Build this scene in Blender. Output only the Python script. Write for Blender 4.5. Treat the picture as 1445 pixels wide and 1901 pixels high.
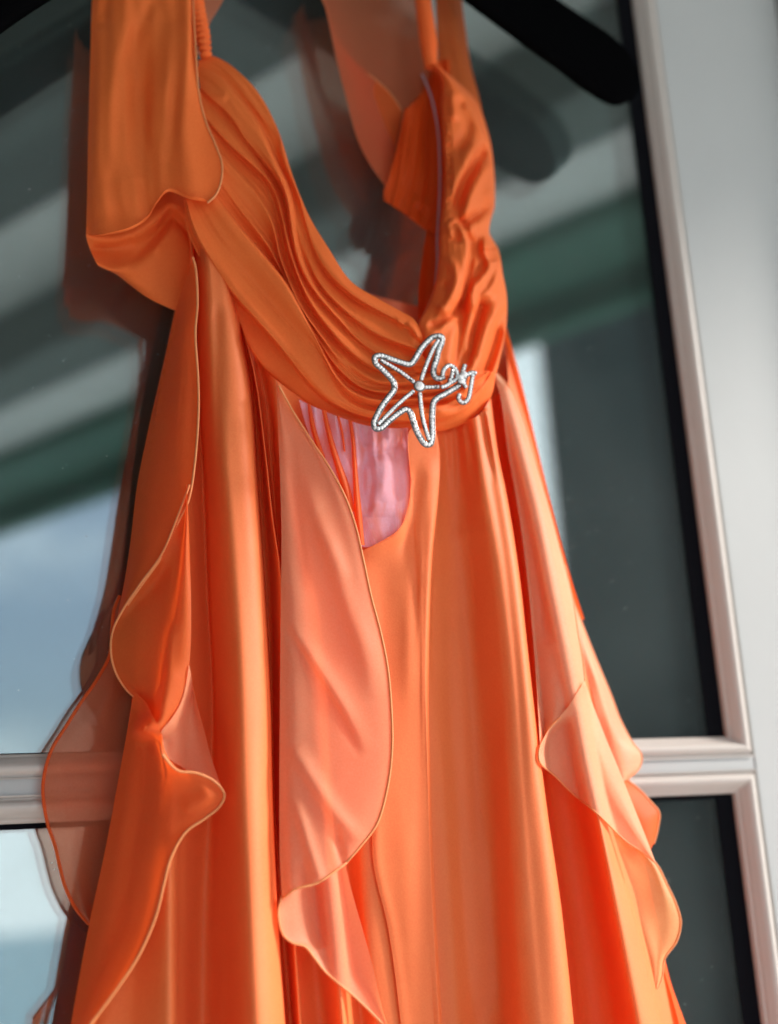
import bpy, math, random
import numpy as np
from mathutils import Vector, Matrix
random.seed(4); RNG = np.random.RandomState(7)
SC = bpy.context.scene; COL = SC.collection
for _o in list(bpy.data.objects): bpy.data.objects.remove(_o)

# ------------------------------------------------------------------ camera
F = 80 / 56 * 1901; CX, CY = 722.5, 950.5
_h = np.array([6430, 275, F]); _h /= np.linalg.norm(_h)
_v = np.array([-710, -10140, F]); _v -= _h * (_v @ _h); _v /= np.linalg.norm(_v)
_n = np.cross(_v, _h); _n = _n if _n[2] > 0 else -_n
M3 = np.array([_h, _n, _v])                      # camera axes (right, down, forward) -> world
CAM = np.array([0, -0.1, 1.65]) - M3 @ np.array([0, 0, 1.0]) * 1.2
cd = bpy.data.cameras.new('camera'); co = bpy.data.objects.new('camera', cd); COL.objects.link(co)
R = Matrix([list(M3[:, 0]), list(-M3[:, 1]), list(-M3[:, 2])]).transposed()
co.matrix_world = Matrix.Translation(Vector(CAM)) @ R.to_4x4()
cd.sensor_fit = 'VERTICAL'; cd.sensor_height = 56; cd.sensor_width = 42.5; cd.lens = 80
cd.clip_start = 0.05; cd.clip_end = 1500
cd.dof.use_dof = True; cd.dof.focus_distance = 1.158; cd.dof.aperture_fstop = 3.4; cd.dof.aperture_blades = 0
SC.camera = co

# ------------------------------------------------------------------ light
SUN_EL, SUN_AZ = math.radians(26), math.radians(73)      # azimuth to the right of the door's outward normal
w = bpy.data.worlds.new('World'); SC.world = w; w.use_nodes = True
nt = w.node_tree; bg = nt.nodes['Background']; sk = nt.nodes.new('ShaderNodeTexSky')
sk.sky_type = 'NISHITA'; sk.sun_disc = False; sk.sun_elevation = SUN_EL
sdir = Vector((math.sin(SUN_AZ) * math.cos(SUN_EL), -math.cos(SUN_AZ) * math.cos(SUN_EL), math.sin(SUN_EL)))
sk.sun_rotation = math.atan2(sdir.x, sdir.y); sk.air_density = 1.0; sk.dust_density = 2.2; sk.ozone_density = 4.0
tcw = nt.nodes.new('ShaderNodeTexCoord'); mpw = nt.nodes.new('ShaderNodeMapping'); mpw.inputs['Scale'].default_value = (1, 1, 2.2); mpw.inputs['Location'].default_value = (7.77, 15.39, 5.13)
cn = nt.nodes.new('ShaderNodeTexNoise'); cn.inputs['Scale'].default_value = 2.2; cn.inputs['Detail'].default_value = 6
cr = nt.nodes.new('ShaderNodeMapRange'); cr.interpolation_type = 'SMOOTHSTEP'
for _i, _v2 in enumerate((.42, .58, .16, .95)): cr.inputs[_i + 1].default_value = _v2
cm = nt.nodes.new('ShaderNodeMix'); cm.data_type = 'RGBA'; cm.inputs[7].default_value = (12.5, 12.8, 13.0, 1)
nt.links.new(tcw.outputs['Generated'], mpw.inputs[0]); nt.links.new(mpw.outputs[0], cn.inputs['Vector']); nt.links.new(cn.outputs[0], cr.inputs[0])
nt.links.new(cr.outputs[0], cm.inputs[0]); nt.links.new(sk.outputs[0], cm.inputs[6]); nt.links.new(cm.outputs[2], bg.inputs[0]); bg.inputs[1].default_value = 0.088
sl = bpy.data.lights.new('sun', 'SUN'); sl.energy = 2.0; sl.angle = math.radians(10); sl.color = (1, .95, .88)
so = bpy.data.objects.new('sun', sl); COL.objects.link(so); so.rotation_euler = sdir.to_track_quat('Z', 'Y').to_euler()
so.location = (3, -3, 4)
SC.view_settings.view_transform = 'Standard'; SC.view_settings.look = 'None'
SC.view_settings.exposure = 1.42; SC.view_settings.gamma = 1
SC.render.engine = 'CYCLES'; SC.cycles.max_bounces = 14; SC.cycles.transparent_max_bounces = 24
SC.cycles.diffuse_bounces = 6; SC.cycles.transmission_bounces = 10; SC.cycles.sample_clamp_indirect = 8

# ------------------------------------------------------------------ materials
def mat(name):
    m = bpy.data.materials.new(name); m.use_nodes = True
    return m, m.node_tree, m.node_tree.nodes['Principled BSDF']
def nd(t, kind, **kw):
    n = t.nodes.new(kind)
    for k, v in kw.items():
        if k in n.inputs.keys(): n.inputs[k].default_value = v
        else: setattr(n, k, v)
    return n
def plain(name, col, rough=.5, metal=0, bump=0, bscale=60, var=0, vscale=8, spec=.5):
    m, t, b = mat(name); b.inputs['Roughness'].default_value = rough; b.inputs['Metallic'].default_value = metal
    b.inputs['Base Color'].default_value = (*col, 1); b.inputs['Specular IOR Level'].default_value = spec
    tc = nd(t, 'ShaderNodeTexCoord')
    if var:
        n = nd(t, 'ShaderNodeTexNoise', Scale=vscale, Detail=6.0); t.links.new(tc.outputs['Object'], n.inputs['Vector'])
        mx = nd(t, 'ShaderNodeMix', data_type='RGBA'); mx.inputs[6].default_value = (*[c * (1 - var) for c in col], 1)
        mx.inputs[7].default_value = (*[min(1, c * (1 + var)) for c in col], 1)
        t.links.new(n.outputs[0], mx.inputs[0]); t.links.new(mx.outputs[2], b.inputs['Base Color'])
    if bump:
        n = nd(t, 'ShaderNodeTexNoise', Scale=bscale, Detail=4.0); t.links.new(tc.outputs['Object'], n.inputs['Vector'])
        bp = nd(t, 'ShaderNodeBump', Strength=bump, Distance=.002); t.links.new(n.outputs[0], bp.inputs['Height'])
        t.links.new(bp.outputs[0], b.inputs['Normal'])
    return m
def chiffon(name, col, trans=.35, clear=0.0, sheen=.2, spec=.5, ior=1.5, rough=.52, tsat=(.55, .25), tint=(1, .5, .3), bump=.12):
    """woven georgette: diffuse + translucent, soft sheen, optional open weave that lets the view through"""
    m, t, b = mat(name); out = t.nodes['Material Output']
    tc = nd(t, 'ShaderNodeTexCoord')
    var = nd(t, 'ShaderNodeTexNoise', Scale=22.0, Detail=4.0); t.links.new(tc.outputs['Object'], var.inputs['Vector'])
    mx = nd(t, 'ShaderNodeMix', data_type='RGBA')
    mx.inputs[6].default_value = (col[0] * .93, col[1] * .8, col[2] * .75, 1); mx.inputs[7].default_value = (min(1, col[0] * 1.04), col[1] * 1.18, col[2] * 1.25, 1)
    gn = nd(t, 'ShaderNodeTexNoise', Scale=620.0, Detail=1.0); t.links.new(tc.outputs['Object'], gn.inputs['Vector'])
    ga = nd(t, 'ShaderNodeMath', operation='MULTIPLY_ADD'); ga.inputs[1].default_value = .9; t.links.new(gn.outputs[0], ga.inputs[0])
    gb = nd(t, 'ShaderNodeMath', operation='MULTIPLY_ADD'); gb.inputs[1].default_value = .5; gb.inputs[2].default_value = -.2; t.links.new(var.outputs[0], gb.inputs[0]); t.links.new(gb.outputs[0], ga.inputs[2])
    t.links.new(ga.outputs[0], mx.inputs[0]); t.links.new(mx.outputs[2], b.inputs['Base Color'])
    b.inputs['Roughness'].default_value = rough; b.inputs['Specular IOR Level'].default_value = spec
    b.inputs['IOR'].default_value = ior; b.inputs['Sheen Weight'].default_value = sheen; b.inputs['Sheen Roughness'].default_value = .35
    b.inputs['Sheen Tint'].default_value = (1, .55, .4, 1)
    # crepe grain: two stretched noises crossing like warp and weft
    mp1 = nd(t, 'ShaderNodeMapping'); mp1.inputs['Scale'].default_value = (1700, 900, 500)
    mp2 = nd(t, 'ShaderNodeMapping'); mp2.inputs['Scale'].default_value = (500, 900, 1700)
    n1 = nd(t, 'ShaderNodeTexNoise', Scale=1.0, Detail=1.0); n2 = nd(t, 'ShaderNodeTexNoise', Scale=1.0, Detail=1.0)
    t.links.new(tc.outputs['Object'], mp1.inputs[0]); t.links.new(tc.outputs['Object'], mp2.inputs[0])
    t.links.new(mp1.outputs[0], n1.inputs['Vector']); t.links.new(mp2.outputs[0], n2.inputs['Vector'])
    ad = nd(t, 'ShaderNodeMath', operation='ADD'); t.links.new(n1.outputs[0], ad.inputs[0]); t.links.new(n2.outputs[0], ad.inputs[1])
    bp = nd(t, 'ShaderNodeBump', Strength=bump, Distance=.0006); t.links.new(ad.outputs[0], bp.inputs['Height'])
    t.links.new(bp.outputs[0], b.inputs['Normal'])
    tr = nd(t, 'ShaderNodeBsdfTranslucent'); tr.inputs[0].default_value = (min(1, col[0] * 1.02), col[1] * tsat[0], col[2] * tsat[1], 1)
    t.links.new(bp.outputs[0], tr.inputs['Normal'])
    ms = nd(t, 'ShaderNodeMixShader'); ms.inputs[0].default_value = trans
    t.links.new(b.outputs[0], ms.inputs[1]); t.links.new(tr.outputs[0], ms.inputs[2]); last = ms
    if clear:
        tp = nd(t, 'ShaderNodeBsdfTransparent'); tp.inputs[0].default_value = (*tint, 1)
        lw = nd(t, 'ShaderNodeLayerWeight', Blend=.35)
        mm = nd(t, 'ShaderNodeMapRange'); mm.inputs[1].default_value = 0; mm.inputs[2].default_value = 1
        mm.inputs[3].default_value = clear; mm.inputs[4].default_value = clear * .25
        t.links.new(lw.outputs['Facing'], mm.inputs[0])
        gr = nd(t, 'ShaderNodeMath', operation='MULTIPLY_ADD'); gr.inputs[1].default_value = .05; t.links.new(n1.outputs[0], gr.inputs[0])
        t.links.new(mm.outputs[0], gr.inputs[2])
        m2 = nd(t, 'ShaderNodeMixShader'); t.links.new(gr.outputs[0], m2.inputs[0]); t.links.new(ms.outputs[0], m2.inputs[1]); t.links.new(tp.outputs[0], m2.inputs[2]); last = m2
    t.links.new(last.outputs[0], out.inputs['Surface'])
    return m
ORANGE = (.96, .195, .042)
M_CLOTH = chiffon('orange georgette', ORANGE, trans=.2, sheen=.05, spec=.22, ior=1.45, rough=.6)
M_SKIRT = chiffon('orange georgette skirt', (.97, .22, .06), trans=.2, sheen=.0, spec=.4, ior=1.5, rough=.56)
M_RUF = chiffon('sheer orange georgette', (.96, .22, .055), trans=.48, clear=.2, spec=.2, tint=(1, .4, .18), sheen=.05, ior=1.45, rough=.5)
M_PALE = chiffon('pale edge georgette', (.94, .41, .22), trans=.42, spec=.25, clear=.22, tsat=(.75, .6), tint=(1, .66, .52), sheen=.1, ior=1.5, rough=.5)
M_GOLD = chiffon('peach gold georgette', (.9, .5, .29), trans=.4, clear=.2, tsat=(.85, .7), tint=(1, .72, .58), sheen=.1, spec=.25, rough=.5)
M_SHEER = chiffon('single sheer georgette', (.9, .26, .12), trans=.45, clear=.5, tint=(1, .66, .54), sheen=.1)
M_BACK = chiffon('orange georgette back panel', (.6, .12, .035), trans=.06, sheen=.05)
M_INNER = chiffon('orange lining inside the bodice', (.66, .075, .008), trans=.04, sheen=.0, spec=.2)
M_LILAC = chiffon('lilac satin lining', (.95, .68, .82), trans=.3, tsat=(.9, .9), sheen=.3, spec=.45, rough=.5, bump=.35)
def _patchy(m):
    t = m.node_tree; b = t.nodes['Principled BSDF']; src = b.inputs['Base Color'].links[0].from_socket
    tc = nd(t, 'ShaderNodeTexCoord'); mp = nd(t, 'ShaderNodeMapping'); mp.inputs['Scale'].default_value = (70, 34, 30)
    n = nd(t, 'ShaderNodeTexNoise', Scale=1.0, Detail=2.5, Distortion=.6); t.links.new(tc.outputs['Object'], mp.inputs[0]); t.links.new(mp.outputs[0], n.inputs['Vector'])
    r_ = nd(t, 'ShaderNodeMapRange', interpolation_type='SMOOTHSTEP'); t.links.new(n.outputs[0], r_.inputs[0])
    for k, v in enumerate((.45, .66, .0, .6)): r_.inputs[k + 1].default_value = v
    mx = nd(t, 'ShaderNodeMix', data_type='RGBA'); mx.inputs[7].default_value = (.93, .26, .12, 1); t.links.new(r_.outputs[0], mx.inputs[0]); t.links.new(src, mx.inputs[6]); t.links.new(mx.outputs[2], b.inputs['Base Color'])
_patchy(M_LILAC)
M_HEM = chiffon('rolled hem thread', (.86, .3, .1), trans=.1, sheen=.5)
M_TAPE = plain('grey lilac tape', (.45, .36, .42), .6)
M_WHITE = plain('white door paint', (.465, .468, .463), .45, bump=.09, bscale=45, var=.05, vscale=6)
M_BEAD_BOUNCE = plain('cream bead paint', (.54, .485, .445), .4, bump=.08, bscale=60, var=.04, vscale=9)  # warm tint paints the dress's orange bounce light into the bead colour
M_GASKET = plain('black glazing gasket', (.004, .004, .006), .8, spec=.06)
M_BLACK = plain('black velvet flock', (.0022, .0022, .0025), .9, spec=.0)
M_STEEL = plain('steel hook', (.6, .6, .6), .25, metal=1)
M_SILVER = plain('silver setting', (.2, .195, .19), .32, metal=1)
def m_gem():
    m, t, b = mat('cut crystal'); out = t.nodes['Material Output']
    b.inputs['Base Color'].default_value = (.98, .985, 1, 1); b.inputs['Metallic'].default_value = .15
    b.inputs['Roughness'].default_value = .05
    return m
M_GEM = m_gem()
def m_glass():
    m, t, b = mat('window glass'); out = t.nodes['Material Output']
    lw = nd(t, 'ShaderNodeLayerWeight', Blend=.5); pw = nd(t, 'ShaderNodeMath', operation='POWER'); pw.inputs[1].default_value = 4.0; t.links.new(lw.outputs['Facing'], pw.inputs[0])
    fr = nd(t, 'ShaderNodeMath', operation='MULTIPLY_ADD'); fr.inputs[1].default_value = .8; fr.inputs[2].default_value = .12; t.links.new(pw.outputs[0], fr.inputs[0])
    gl = nd(t, 'ShaderNodeBsdfGlossy', Roughness=.012)
    gl.inputs[0].default_value = (.93, .98, 1, 1)
    tp = nd(t, 'ShaderNodeBsdfTransparent'); tp.inputs[0].default_value = (.86, .92, .92, 1)
    ms = nd(t, 'ShaderNodeMixShader'); t.links.new(fr.outputs[0], ms.inputs[0]); t.links.new(tp.outputs[0], ms.inputs[1]); t.links.new(gl.outputs[0], ms.inputs[2])
    df = nd(t, 'ShaderNodeBsdfDiffuse'); df.inputs[0].default_value = (.72, .78, .76, 1)
    tc = nd(t, 'ShaderNodeTexCoord'); n1 = nd(t, 'ShaderNodeTexNoise', Scale=5.0, Detail=5.0); n2 = nd(t, 'ShaderNodeTexVoronoi', Scale=55.0)
    t.links.new(tc.outputs['Object'], n1.inputs['Vector']); t.links.new(tc.outputs['Object'], n2.inputs['Vector'])
    mr = nd(t, 'ShaderNodeMapRange'); t.links.new(n1.outputs[0], mr.inputs[0])
    for k, v in enumerate((.3, .7, .012, .03)): mr.inputs[k + 1].default_value = v
    sp = nd(t, 'ShaderNodeMapRange'); t.links.new(n2.outputs['Distance'], sp.inputs[0])
    for k, v in enumerate((.03, .05, .35, 0)): sp.inputs[k + 1].default_value = v
    ad = nd(t, 'ShaderNodeMath', operation='ADD'); t.links.new(mr.outputs[0], ad.inputs[0]); t.links.new(sp.outputs[0], ad.inputs[1])
    m2 = nd(t, 'ShaderNodeMixShader'); t.links.new(ad.outputs[0], m2.inputs[0]); t.links.new(ms.outputs[0], m2.inputs[1]); t.links.new(df.outputs[0], m2.inputs[2])
    t.links.new(m2.outputs[0], out.inputs['Surface'])
    return m
M_GLASS = m_glass()
M_WALL = plain('painted house wall', (.55, .55, .53), .8, bump=.2, bscale=20, var=.08)
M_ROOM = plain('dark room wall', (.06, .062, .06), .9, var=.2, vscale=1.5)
M_CEIL = plain('porch ceiling boards', (.84, .86, .84), .8, var=.15, vscale=3)
M_BEAM = plain('dark porch beam', (.16, .19, .175), .7, var=.2)
M_FASCIA = plain('green fascia', (.05, .16, .11), .6, var=.3, vscale=4)
M_GROUND = plain('whitewashed deck and pale stone', (.72, .71, .68), .9, bump=.3, var=.15, vscale=3)
M_SHED = plain('dark stained boards', (.022, .034, .034), .8, var=.3, vscale=2)

# ------------------------------------------------------------------ geometry helpers
SHIFT = 0
def P(x, y, d):
    """pixel of the photograph + millimetres in front of the door -> world"""
    x = np.asarray(x, float); y = np.asarray(y, float); d = (np.asarray(d, float) + SHIFT) / 1000
    c = np.stack(np.broadcast_arrays(x - CX, y - CY, F), -1) @ M3.T
    t = (-d - CAM[1]) / c[..., 1]
    return CAM + c * t[..., None]
def mk(name, verts, faces, m, parent=None, smooth=True):
    me = bpy.data.meshes.new(name)
    me.from_pydata([tuple(v) for v in np.asarray(verts, float)], [], [tuple(int(i) for i in f) for f in faces])
    if m: me.materials.append(m)
    if smooth: me.polygons.foreach_set('use_smooth', [True] * len(me.polygons))
    me.update()
    o = bpy.data.objects.new(name, me); COL.objects.link(o)
    if parent is not None: o.parent = parent
    return o
def tag(o, label=None, cat=None, group=None, kind=None):
    for k, v in (('label', label), ('category', cat), ('group', group), ('kind', kind)):
        if v: o[k] = v
    return o
def empty(name, label, cat):
    o = bpy.data.objects.new(name, None); COL.objects.link(o); o.empty_display_size = .05
    return tag(o, label, cat)
def spline(p, t_n, per_seg=None, alpha=.5):
    """centripetal cubic through p (K,...,3); t_n samples evenly by knot"""
    p = np.asarray(p, float); K = len(p)
    flat = p.reshape(K, -1)
    dd = np.sqrt(((p[1:] - p[:-1]) ** 2).sum(-1))
    if dd.ndim > 1: dd = dd.mean(axis=tuple(range(1, dd.ndim)))
    h = np.maximum(dd, 1e-3) ** alpha
    T = np.concatenate([[0], np.cumsum(h)])
    s = (flat[1:] - flat[:-1]) / h[:, None]
    m = np.empty_like(flat)
    if K == 2: m[:] = s[0]
    else:
        m[1:-1] = (s[:-1] * h[1:, None] + s[1:] * h[:-1, None]) / (h[:-1] + h[1:])[:, None]
        m[0] = 1.5 * s[0] - .5 * m[1]; m[-1] = 1.5 * s[-1] - .5 * m[-2]
    if per_seg is not None:
        q = np.concatenate([np.linspace(T[i], T[i + 1], per_seg[i], endpoint=False) for i in range(K - 1)] + [[T[-1]]])
    else: q = np.linspace(0, T[-1], t_n)
    i = np.clip(np.searchsorted(T, q, 'right') - 1, 0, K - 2); x = (q - T[i]) / h[i]
    x = x[:, None]; hh = h[i][:, None]
    r = (2 * x**3 - 3 * x**2 + 1) * flat[i] + (x**3 - 2 * x**2 + x) * hh * m[i] + (3 * x**2 - 2 * x**3) * flat[i + 1] + (x**3 - x**2) * hh * m[i + 1]
    return r.reshape((len(q),) + p.shape[1:])
def even(p, n):
    """resample a control line evenly by length"""
    c = spline(p, 40 * len(p)); L = np.concatenate([[0], np.cumsum(np.sqrt(((c[1:] - c[:-1]) ** 2).sum(1)))])
    q = np.linspace(0, L[-1], n)
    return np.stack([np.interp(q, L, c[:, k]) for k in range(3)], 1)
def row(pts, d0=None, d1=None):
    """control points (x,y[,d]); missing depths run evenly from d0 to d1"""
    out = []; n = len(pts)
    for i, p in enumerate(pts):
        out.append((p[0], p[1], p[2] if len(p) > 2 else d0 + (d1 - d0) * i / max(1, n - 1)))
    return out
def level(pts, ys, d0, d1=None):
    return row(pts, d0, d0 if d1 is None else d1)
def grid(rows, nv, step=4):
    R_ = np.stack([even(np.array(r, float), nv) for r in rows])
    gaps = np.sqrt(((R_[1:] - R_[:-1]) ** 2).sum(-1)).mean(1)
    seg = [int(max(4, min(40, g / step))) for g in gaps]
    return spline(R_, 0, per_seg=seg)                   # (nu,nv,3) in px,px,mm
def dist_side(X, Y, line):
    l = even(np.array([(a[0], a[1], 0) for a in line], float), 60)[:, :2]
    best = np.full(X.shape, 1e9); side = np.zeros(X.shape); par = np.zeros(X.shape)
    for i in range(len(l) - 1):
        a = l[i]; t = l[i + 1] - a; L2 = t @ t + 1e-9
        s = np.clip(((X - a[0]) * t[0] + (Y - a[1]) * t[1]) / L2, 0, 1)
        dx = X - a[0] - s * t[0]; dy = Y - a[1] - s * t[1]; dd = dx * dx + dy * dy
        k = dd < best; best = np.where(k, dd, best)
        side = np.where(k, np.sign(t[0] * dy - t[1] * dx), side); par = np.where(k, (i + s) / (len(l) - 1), par)
    return np.sqrt(best), side, par
def deepen(g, k, win):
    d = g[..., 2]; n = len(d); pad = np.pad(d, ((win, win), (0, 0)), 'edge'); c = np.cumsum(np.vstack([np.zeros((1, d.shape[1])), pad]), 0)
    m = (c[2 * win + 1:] - c[:-2 * win - 1]) / (2 * win + 1); w_ = np.sin(np.pi * np.linspace(0, 1, n))[:, None] ** .3
    g[..., 2] = d + (d - m) * k * w_
    return g
def sculpt(g, strokes):
    """raise/lower a sheet along lines: (points, mm, px width on the left of travel, px width on the right[, taper start, taper end])"""
    for st in strokes:
        pts, amp, wl, wr = st[:4]; ta, tb = st[4:6] if len(st) > 4 else (.15, .15)
        dd, sd, par = dist_side(g[..., 0], g[..., 1], pts)
        w_ = np.where(sd > 0, wr, wl)
        f = np.exp(-(dd / w_) ** 2 * .5)
        if max(wl, wr) > 2.2 * min(wl, wr):                       # a lapped pleat: its free edge throws a crevice
            ws = min(wl, wr); sharp = (sd > 0) if wr < wl else (sd <= 0)
            f = f - np.where(sharp, .6 * np.exp(-((dd - 2.4 * ws) / (1.3 * ws)) ** 2 * .5), 0)
        e = np.minimum(1, par / max(ta, 1e-3)) * np.minimum(1, (1 - par) / max(tb, 1e-3))
        ends = ((par <= 0) | (par >= 1)) & (dd > 3)
        g[..., 2] += amp * f * np.clip(e, 0, 1) ** .8 * np.where(ends, 0, 1)
    return g
CELL = 4
class Relief:
    """height of the cloth already laid, on a coarse picture grid, so that the next layer lies over it"""
    def __init__(self, k=0): self.k = k; self.a = np.full((800, 560), -1e3)
    def add(self, g):
        i = np.clip((g[..., 1] / CELL + 25).astype(int), 0, 799); j = np.clip((g[..., 0] / CELL + 25).astype(int), 0, 559)
        np.maximum.at(self.a, (i.ravel(), j.ravel()), g[..., 2].ravel())
    def soft(self):
        """upper envelope of the folds below, smoothed: cloth spans hollows instead of copying them"""
        if self.k == 0: return self.a
        A = self.a.copy()
        for _ in range(self.k):
            B = A.copy()
            for ax, sh in ((0, 1), (0, -1), (1, 1), (1, -1)): B = np.maximum(B, np.roll(A, sh, ax) - .9)
            A = B
        ok = (A > -500).astype(float); V = np.where(ok > 0, A, 0)
        for _ in range(self.k * 2):
            for ax in (0, 1):
                V = (np.roll(V, 1, ax) + 2 * V + np.roll(V, -1, ax)) / 4; ok = (np.roll(ok, 1, ax) + 2 * ok + np.roll(ok, -1, ax)) / 4
        return np.where((self.a > -500) | (ok > .35), V / np.maximum(ok, 1e-6), -1e3)
    def at(self, x, y):
        fy = np.clip(y / CELL + 24.5, 0, 798); fx = np.clip(x / CELL + 24.5, 0, 558); i = fy.astype(int); j = fx.astype(int); u = fy - i; v = fx - j
        A = self.soft(); q = np.stack([A[i, j], A[i, j + 1], A[i + 1, j], A[i + 1, j + 1]]); ok = q > -500
        wt = np.stack([(1 - u) * (1 - v), (1 - u) * v, u * (1 - v), u * v]) * ok + 1e-9 * ok
        sm = wt.sum(0); return np.where(sm > 0, (wt * np.where(ok, q, 0)).sum(0) / np.maximum(sm, 1e-12), -1e3)
def lie_over(g, rel, gap, soft=3.0):
    m = rel.at(g[..., 0], g[..., 1]) + gap; t_ = np.clip((g[..., 2] - m) / soft, -30, 30)
    g[..., 2] = np.where(m > -500, m + soft * np.log1p(np.exp(t_)), g[..., 2])
    return g
def ripple(g, amp, fu, fv, n=5, seed=1, power=1.0):
    r = np.random.RandomState(seed); nu, nv = g.shape[:2]
    u = np.linspace(0, 1, nu)[:, None]; v = np.linspace(0, 1, nv)[None, :]
    a = np.zeros((nu, nv))
    for k in range(n):
        a += np.sin(2 * np.pi * (fu * r.uniform(.5, 1.6) * u + fv * r.uniform(-1, 1) * v) + r.uniform(0, 6.3) + 1.2 * np.sin(2 * np.pi * fv * v * r.uniform(.5, 1.2) + r.uniform(0, 6))) / n
    g[..., 2] += amp * a * 1.6
    return g
def sheet(name, rows, m, parent, nv=120, step=4, strokes=(), rip=None, deep=None, gain=1.0, over=None):
    g = grid(rows, nv, step)
    if deep: g = deepen(g, *deep)
    if rip:
        for q in (rip if isinstance(rip, list) else [rip]): g = ripple(g, **q)
    g = sculpt(g, [(q[0], q[1] * gain) + tuple(q[2:]) for q in strokes])
    if over is not None: g = lie_over(g, REL, over)
    return g, mesh_grid(name, g, m, parent)
def mesh_grid(name, g, m, parent):
    nu, nv = g.shape[:2]; V = P(g[..., 0], g[..., 1], g[..., 2]).reshape(-1, 3)
    i = np.arange((nu - 1) * nv).reshape(nu - 1, nv)[:, :-1].ravel()
    F_ = np.stack([i, i + 1, i + nv + 1, i + nv], 1)
    return mk(name, V, F_, m, parent)
def smooth3(A, n):
    for _ in range(n): A[1:-1] = (A[:-2] + 2 * A[1:-1] + A[2:]) / 4
    return A
def tube(name, pts, rad, m, parent, sides=8, stitch=0, pitch=.0016, sep=.0005, rib=None):
    """tube along world points; stitch = helical thread relief, rib = (amp, pitch) rings"""
    pts = np.asarray(pts, float); L = np.concatenate([[0], np.cumsum(np.linalg.norm(np.diff(pts, axis=0), axis=1))])
    n = max(4, int(L[-1] / sep)); q = np.linspace(0, L[-1], n)
    c = np.stack([np.interp(q, L, pts[:, k]) for k in range(3)], 1); c = smooth3(c, 3)
    t = np.gradient(c, axis=0); t /= np.linalg.norm(t, axis=1)[:, None] + 1e-12
    ref = np.array([0, -1.0, 0]); s = np.cross(t, ref); s /= np.linalg.norm(s, axis=1)[:, None] + 1e-9; u = np.cross(s, t)
    rr = np.interp(np.linspace(0, 1, n), np.linspace(0, 1, len(np.atleast_1d(rad))), np.atleast_1d(rad))
    V = []; ph = np.linspace(0, 2 * np.pi, sides, endpoint=False)
    a = ph[None, :]; k = np.ones((n, sides))
    if stitch: k += stitch * np.sin(2 * np.pi * q[:, None] / pitch + a)
    if rib:
        jit = np.cumsum(RNG.uniform(.75, 1.25, n)); jit *= n / jit[-1]
        k += rib[0] * np.sin(2 * np.pi * (q[-1] * jit / n)[:, None] / rib[1] + .5 * np.sin(a)) + .05 * RNG.randn(1, sides)
    V = c[:, None, :] + (rr[:, None] * k)[..., None] * (np.cos(a)[..., None] * s[:, None, :] + np.sin(a)[..., None] * u[:, None, :])
    F_ = []
    for i in range(n - 1):
        for j in range(sides): F_.append((i * sides + j, i * sides + (j + 1) % sides, (i + 1) * sides + (j + 1) % sides, (i + 1) * sides + j))
    F_.append(tuple(range(sides))[::-1]); F_.append(tuple(range((n - 1) * sides, n * sides)))
    return mk(name, V.reshape(-1, 3), F_, m, parent)
def hem(gline, parent, r=.00095, m=None):
    return tube('hem', P(gline[:, 0], gline[:, 1], gline[:, 2] + .3), r, m or M_HEM, parent, 7, stitch=.16, pitch=.0019)
def box(name, lo, hi, m, parent=None, bevel=0):
    x0, y0, z0 = lo; x1, y1, z1 = hi
    V = [(x0, y0, z0), (x1, y0, z0), (x1, y1, z0), (x0, y1, z0), (x0, y0, z1), (x1, y0, z1), (x1, y1, z1), (x0, y1, z1)]
    o = mk(name, V, [(3, 2, 1, 0), (4, 5, 6, 7), (0, 1, 5, 4), (1, 2, 6, 5), (2, 3, 7, 6), (3, 0, 4, 7)], m, parent, smooth=False)
    if bevel:
        b = o.modifiers.new('bevel', 'BEVEL'); b.width = bevel; b.segments = 2
    return o
def prism(name, poly, z0, z1, m, parent=None):
    n = len(poly); V = [(x, y, z0) for x, y in poly] + [(x, y, z1) for x, y in poly]
    return mk(name, V, [tuple(range(n))[::-1], tuple(range(n, 2 * n))] + [(i, (i + 1) % n, n + (i + 1) % n, n + i) for i in range(n)], m, parent, smooth=False)

# ------------------------------------------------------------------ setting: ground, house wall, room, porch
g0 = mk('ground', [(-60, -80, -.12), (60, -80, -.12), (60, 30, -.12), (-60, 30, -.12)], [(0, 1, 2, 3)], M_GROUND, smooth=False); tag(g0, kind='structure')
sea = mk('sea', [(-400, -9, -.11), (400, -9, -.11), (400, -480, -.11), (-400, -480, -.11)][::-1], [(0, 1, 2, 3)], plain('pale sea water', (.25, .42, .48), .28, bump=.4, bscale=1.5), smooth=False); tag(sea, kind='structure')
tag(box('porch_floor', (-5, -4.5, -.1), (3, -.02, 0), M_GROUND), kind='structure')
door = empty('glazed_door', 'white panelled glass door with a muntin bar behind the dress', 'door')
DX0, DX1 = -.64, .5694
OX0, OX1 = -.47, .382                                      # glazing opening
BW = .0205; FY, GY = -.004, .011                          # bead width, face of the stile, glass
lights = [(1.4720, 2.46), (.80, 1.4190), (.14, .747)]
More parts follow.
